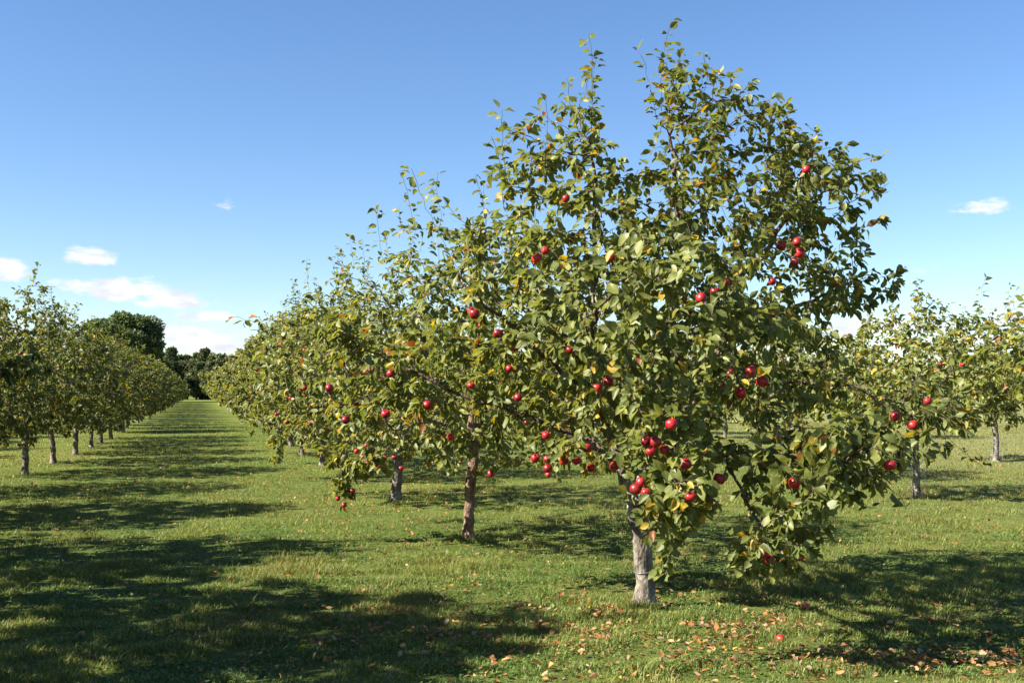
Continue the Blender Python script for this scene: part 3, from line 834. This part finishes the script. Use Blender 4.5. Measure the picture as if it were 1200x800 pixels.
# ------------------------------------------------------------------ grass
tuft = Noise(.55, 301); patch = Noise(2.2, 302); tone = Noise(5.0, 303)
def sample_zone(n, y0, y1, slope=.52, margin=1.2):
    w0, w1 = slope * y0 + margin, slope * y1 + margin
    t = rng.uniform(size=n * 2); y = y0 + (y1 - y0) * t
    keep = rng.uniform(size=n * 2) < (slope * y + margin) / w1
    y = y[keep][:n]
    x = rng.uniform(-1, 1, len(y)) * (slope * y + margin)
    return np.column_stack([x, y])
def blades(n, y0, y1, h, wd, seg2):
    xy = sample_zone(n, y0, y1)
    tf = tuft(xy); pt = patch(xy)
    keep = rng.uniform(size=len(xy)) < np.clip(.62 + .25 * tf + .12 * pt, .18, 1)
    xy, tf, pt = xy[keep], tf[keep], pt[keep]
    n = len(xy)
    H = rng.uniform(*h, n) * np.clip(1 + .34 * tf + .25 * pt, .4, 2.1) * np.where(rng.uniform(size=n) < .05, 1.6, 1)
    a = rng.uniform(0, 6.28, n); ca, sa = np.cos(a), np.sin(a)
    lean = rng.uniform(.2, 1.5, n) * H
    W = rng.uniform(.7, 1.3, n) * wd
    b = np.column_stack([xy, gz(xy) - .005])
    sd = np.column_stack([-sa, ca, np.zeros(n)]) * W[:, None] * .5
    ld = np.column_stack([ca, sa, np.zeros(n)])
    tip = b + ld * lean[:, None] + np.column_stack([np.zeros((n, 2)), H])
    tw = rng.uniform(-.6, .6, (n, 1))
    if seg2:
        mid = b + ld * (lean * .32)[:, None] + np.column_stack([np.zeros((n, 2)), H * .62])
        V = np.stack([b - sd, b + sd, mid + sd * .85 + ld * tw * W[:, None] * .4, mid - sd * .85 - ld * tw * W[:, None] * .4, tip], 1)
        o = (np.arange(n) * 5)[:, None]
        Fc = [np.array([[0, 1, 2, 3]]) + o, np.array([[3, 2, 4]]) + o]; per = 5
    else:
        V = np.stack([b - sd, b + sd, tip], 1); o = (np.arange(n) * 3)[:, None]
        Fc = [np.array([[0, 1, 2]]) + o]; per = 3
    tn = tone(xy)[:, None]
    u = rng.uniform(size=(n, 1))
    c = np.array([.096, .150, .026]) * (1 - u) + np.array([.188, .218, .058]) * u
    c = c * (1 + .10 * tn) * rng.uniform(.75, 1.2, (n, 1))
    c[:, 0] *= 1 + .08 * pt; 
    straw = rng.uniform(size=n) < .07 + .25 * np.clip((xy @ RV - 7) / 6, 0, 1)
    c[straw] = np.array([.30, .25, .11]) * rng.uniform(.6, 1.1, (straw.sum(), 1))
    return V.reshape(-1, 3), Fc, np.repeat(c, per, axis=0)
def join(parts):
    Vs, Cs, faces, off = [], [], {}, 0
    for V, Fc, c in parts:
        for f in Fc: faces.setdefault(f.shape[1], []).append(f + off)
        Vs.append(V); Cs.append(c); off += len(V)
    return np.concatenate(Vs), [np.concatenate(v) for v in faces.values()], np.concatenate(Cs)
_sz = sample_zone
def tuft_ring(xy0, n, rad, h):
    global sample_zone
    sample_zone = lambda *a_, **k_: np.asarray(xy0) + norm(rng.normal(size=(n, 2))) * (rad + np.abs(rng.normal(0, .08, (n, 1))))
    out = blades(n, 0, 0, h, .005, True); sample_zone = _sz
    return out
V, Fc, C = join([tuft_ring(ground_at(756, 712), 900, .09, (.03, .085)), tuft_ring(xy2, 700, .07, (.03, .09)), tuft_ring(xy3, 600, .08, (.03, .09)),
                 tuft_ring(ground_at(1075, 583), 500, .08, (.03, .09)), tuft_ring(ground_at(405, 560), 400, .08, (.03, .09)),
                 blades(480000, 4.6, 10.5, (.016, .040), .0044, True), blades(380000, 10.5, 22, (.016, .040), .0085, False),
                 blades(260000, 22, 55, (.022, .048), .018, False)])
g = obj('grass', mesh_from('grass', V, Fc, M['grass'], C)); g['kind'] = 'stuff'; g['label'] = 'short mown orchard grass'

# clover and other small broad leaves low in the turf
def clover(n):
    xy = sample_zone(n, 4.6, 13)
    keep = rng.uniform(size=len(xy)) < np.clip(.4 - .35 * patch(xy) + .2 * tuft(xy), .04, 1)
    xy = xy[keep]; n = len(xy)
    b = np.column_stack([xy, gz(xy) + rng.uniform(.008, .035, n)])
    ax = norm(np.column_stack([rng.normal(size=(n, 2)), rng.uniform(-.3, .4, n)])); nr = np.array([0, 0, 1.]) + rng.normal(0, .3, (n, 3))
    L_ = rng.uniform(.012, .030, n)
    V, Fc, mv, per = leaf_geometry(b, ax, nr, L_, L_ * .9, np.full(n, .2), np.full(n, .1), True)
    c = np.array([.085, .135, .032]) * rng.uniform(.6, 1.35, (n, 1))
    return mesh_from('clover', V, Fc, M['grass'], np.repeat(c, per, axis=0))
c_ = obj('clover', clover(90000)); c_['kind'] = 'stuff'; c_['label'] = 'small broad leaves of clover and weeds low in the turf'

# fallen leaves
def litter():
    P_ = []
    mt = ground_at(740, 735)
    q_ = mt + rng.normal(size=(4600, 2)) * [1.6, .75]
    P_.append(q_[Noise(.8, 909)(q_) + rng.normal(0, .35, len(q_)) > .45])
    P_.append(ground_at(690, 760) + rng.normal(size=(420, 2)) * [1.1, .6])
    P_.append(ground_at(1110, 775) + rng.normal(size=(620, 2)) * [.8, .18])
    P_.append(ground_at(1100, 715) + rng.normal(size=(160, 2)) * [1.0, .5])
    P_.append(xy2 + rng.normal(size=(300, 2)) * [1.3, 1.0])
    P_.append(xy3 + rng.normal(size=(350, 2)) * [1.4, 1.1])
    P_.append(UV(20, 2.75) + rng.normal(size=(300, 2)) * [1.5, 2.0])
    P_.append(sample_zone(3800, 5, 28))
    P_.append(np.array([UV(u_, v_) for u_, v_ in zip(rng.uniform(14, 30, 200), rng.normal(-3, 1.2, 200))]))
    xy = np.concatenate(P_); n = len(xy)
    b = np.column_stack([xy, gz(xy) + rng.uniform(.006, .036, n)])
    ax = norm(np.column_stack([rng.normal(size=(n, 2)), rng.uniform(-.25, .35, n)]))
    nr = np.array([0, 0, 1.]) + rng.normal(0, .5, (n, 3))
    L_ = rng.uniform(.018, .056, n)
    V, Fc, mv, per = leaf_geometry(b, ax, nr, L_, L_ * rng.uniform(.4, .75, n), rng.uniform(-.3, 1.0, n), rng.uniform(-.5, .5, n))
    pal = np.array([(.40, .20, .075), (.34, .145, .05), (.46, .28, .12), (.24, .11, .045), (.50, .33, .06), (.42, .30, .19), (.30, .20, .10)])
    c = pal[rng.choice(len(pal), n, p=[.22, .24, .12, .20, .04, .08, .10])] * rng.uniform(.5, 1.05, (n, 1))
    return mesh_from('fallen_leaves', V, Fc, M['dead'], np.repeat(c, per, axis=0), fattr=mv)
f_ = obj('fallen_leaves', litter()); f_['kind'] = 'stuff'; f_['label'] = 'dry orange and tan leaves fallen on the turf'

# windfalls
def windfall(px, py, me, label, s=1.0):
    xy = ground_at(px, py)
    t = obj('fallen_apple', me, None, (xy[0], xy[1], float(gz(xy)[0]) + .026))
    t.rotation_euler = (1.1, .4, px * .1); t.scale = (s,) * 3
    t['label'] = label; t['category'] = 'apple'; t['group'] = 'fallen apples'
windfall(915, 752, APPLE, 'red windfall apple lying on sunny turf at the edge of the shade', .85)
windfall(944, 713, OLD_APPLE, 'bruised orange-brown windfall apple lying in the shade of the largest tree')

# dandelions
def dandelion(px, py, label):
    xy = ground_at(px, py); z0 = float(gz(xy)[0])
    t = thing('dandelion', label, 'flower', (xy[0], xy[1], z0), 0, 1, 'yellow dandelions in the turf')
    sk = Skel(); sk.limb([(0, 0, -.01), (.006, 0, .04), (.004, .004, .075)], step=.02, wig=0)
    V, Fc = tubes(sk, np.full(len(sk.pos), .0022), np.ones(len(sk.pos), bool))
    obj('stem', mesh_from('dandelion_stem', V, Fc, M['green_stem']), t)
    n = 60; a = np.arange(n) * 2.4; lift = np.linspace(.1, 1.3, n)
    ax = np.column_stack([np.cos(a), np.sin(a), lift]); b = np.tile([.004, .004, .075], (n, 1))
    L_ = np.full(n, .021); V, Fc, mv, per = leaf_geometry(b, ax, np.tile([0., 0, 1], (n, 1)) + ax * .01, L_, L_ * .35, np.full(n, .1), np.full(n, .1), True)
    obj('flower_head', mesh_from('flower_head', V, Fc, M['petal']), t)
dandelion(591, 716, 'yellow dandelion flower in the turf left of the largest trunk')
dandelion(479, 754, 'yellow dandelion flower at the right end of the bottom left shadow')
dandelion(354, 772, 'yellow dandelion flower deep in the bottom left shadow')

# ------------------------------------------------------------------ sky, sun
SUN_DIR = norm(np.array([-.941, -.339, math.tan(math.radians(37))]))
az = math.atan2(SUN_DIR[0], SUN_DIR[1]); el = math.asin(SUN_DIR[2])
w = bpy.data.worlds.new('World'); scene.world = w; w.use_nodes = True
nt = w.node_tree; nt.nodes.clear(); L = nt.links.new
sky = N(nt, 'ShaderNodeTexSky', sky_type='NISHITA', sun_disc=False)
sky.sun_elevation = el; sky.sun_rotation = az; sky.altitude = 250; sky.air_density = 1.0; sky.dust_density = .25; sky.ozone_density = 3.0
tc = N(nt, 'ShaderNodeTexCoord')
nv = N(nt, 'ShaderNodeVectorMath', operation='NORMALIZE'); L(tc.outputs['Generated'], nv.inputs[0])
sx = N(nt, 'ShaderNodeSeparateXYZ'); L(nv.outputs[0], sx.inputs[0])
def math_(op, a, b=None, clamp=False):
    n = N(nt, 'ShaderNodeMath', operation=op); n.use_clamp = clamp
    for i, v in enumerate((a, b)):
        if v is None: continue
        if isinstance(v, (int, float)): n.inputs[i].default_value = v
        else: L(v, n.inputs[i])
    return n.outputs[0]
azn = math_('ARCTAN2', sx.outputs[0], sx.outputs[1]); eln = math_('ARCSINE', sx.outputs[2])
cv = N(nt, 'ShaderNodeCombineXYZ'); L(azn, cv.inputs[0]); L(math_('MULTIPLY', eln, 2.2), cv.inputs[1])
n1 = N(nt, 'ShaderNodeTexNoise', Scale=38.0, Detail=8.0, Roughness=.62); L(cv.outputs[0], n1.inputs['Vector'])
n2 = N(nt, 'ShaderNodeTexNoise', Scale=26.0, Detail=5.0); L(cv.outputs[0], n2.inputs['Vector'])
# small fair-weather cumuli near the horizon: centre and half size in degrees-like photo units
clouds = [(107, 303, 30, 12, 1), (145, 341, 50, 16, 1), (206, 354, 46, 13, 1), (243, 372, 42, 8, .85), (218, 396, 58, 15, 1), (255, 408, 50, 8, .8), (8, 318, 28, 16, 1), (78, 334, 20, 9, .7),
          (265, 241, 14, 7, .3), (1156, 244, 34, 10, .8), (1078, 320, 22, 7, .5), (700, 405, 60, 14, .8), (1030, 385, 80, 16, .8), (1190, 375, 40, 14, .7), (830, 425, 110, 14, .7),
          (-150, 350, 80, 20, 1), (-60, 400, 90, 20, .9), (1350, 330, 60, 16, .9), (440, 405, 90, 16, .7), (1340, 405, 120, 18, .8)]
mask = None; shade = None
for px, py, rx, ry, s in clouds:
    a0 = math.atan2(px - CX, F); e0 = math.atan2((HY - py) , math.hypot(F, px - CX))
    ra, re = rx / F * math.cos(a0) ** 2, ry / F * math.cos(a0)
    da = math_('MULTIPLY', math_('SUBTRACT', azn, a0), 1 / ra); de = math_('MULTIPLY', math_('SUBTRACT', eln, e0), 1 / re)
    # flat bottoms: squash the lower half
    lowr = math_('MULTIPLY', math_('MINIMUM', de, 0.0), .55); de2 = math_('ADD', de, lowr)
    d2 = math_('ADD', math_('MULTIPLY', da, da), math_('MULTIPLY', de2, de2))
    mk = math_('MULTIPLY', math_('SUBTRACT', 1.0, math_('MULTIPLY', d2, .6)), s)
    mask = mk if mask is None else math_('MAXIMUM', mask, mk)
dens = math_('ADD', math_('MAXIMUM', mask, -1.0), math_('MULTIPLY', math_('SUBTRACT', n1.outputs['Fac'], .5), 2.6))
cr = ramp(nt, [(.15, (0, 0, 0)), (.9, (.92, .92, .92))], 'EASE'); L(dens, cr.inputs[0])
cc = ramp(nt, [(.36, (4.9, 4.95, 5.6)), (.58, (6.9, 6.7, 6.8))]); L(n2.outputs['Fac'], cc.inputs[0])
mx = N(nt, 'ShaderNodeMix', data_type='RGBA'); L(cr.outputs[0], mx.inputs[0]); hsv = N(nt, 'ShaderNodeHueSaturation', Hue=.506, Saturation=1.15, Value=1.1); L(sky.outputs[0], hsv.inputs['Color']); L(hsv.outputs[0], mx.inputs[6]); L(cc.outputs[0], mx.inputs[7])
bg = N(nt, 'ShaderNodeBackground', Strength=.05); L(mx.outputs[2], bg.inputs['Color'])
wo = nt.nodes.new('ShaderNodeOutputWorld'); L(bg.outputs[0], wo.inputs['Surface'])

sun = bpy.data.lights.new('sun', 'SUN'); sun.energy = 5.0; sun.angle = math.radians(.53); sun.color = (1.0, .93, .80)
so = bpy.data.objects.new('sun', sun); COL.objects.link(so)
so.rotation_euler = Vector(SUN_DIR).to_track_quat('Z', 'Y').to_euler()

# ------------------------------------------------------------------ camera
cam = bpy.data.cameras.new('camera'); co = bpy.data.objects.new('camera', cam); COL.objects.link(co)
cam.sensor_width = 36; cam.lens = 36 * F / 1200; cam.shift_y = (HY - 400) / 1200
cam.clip_start = .1; cam.clip_end = 6000
co.location = (0, 0, EYE); co.rotation_euler = (math.radians(90), 0, 0)
scene.camera = co
vs = scene.view_settings
scene.display_settings.display_device = 'sRGB'
vs.view_transform = 'Standard'; vs.look = 'None'; vs.exposure = 1.8; vs.gamma = 1.0; vs.use_curve_mapping = False
scene.cycles.max_bounces = 8; scene.cycles.transmission_bounces = 6; scene.cycles.diffuse_bounces = 4
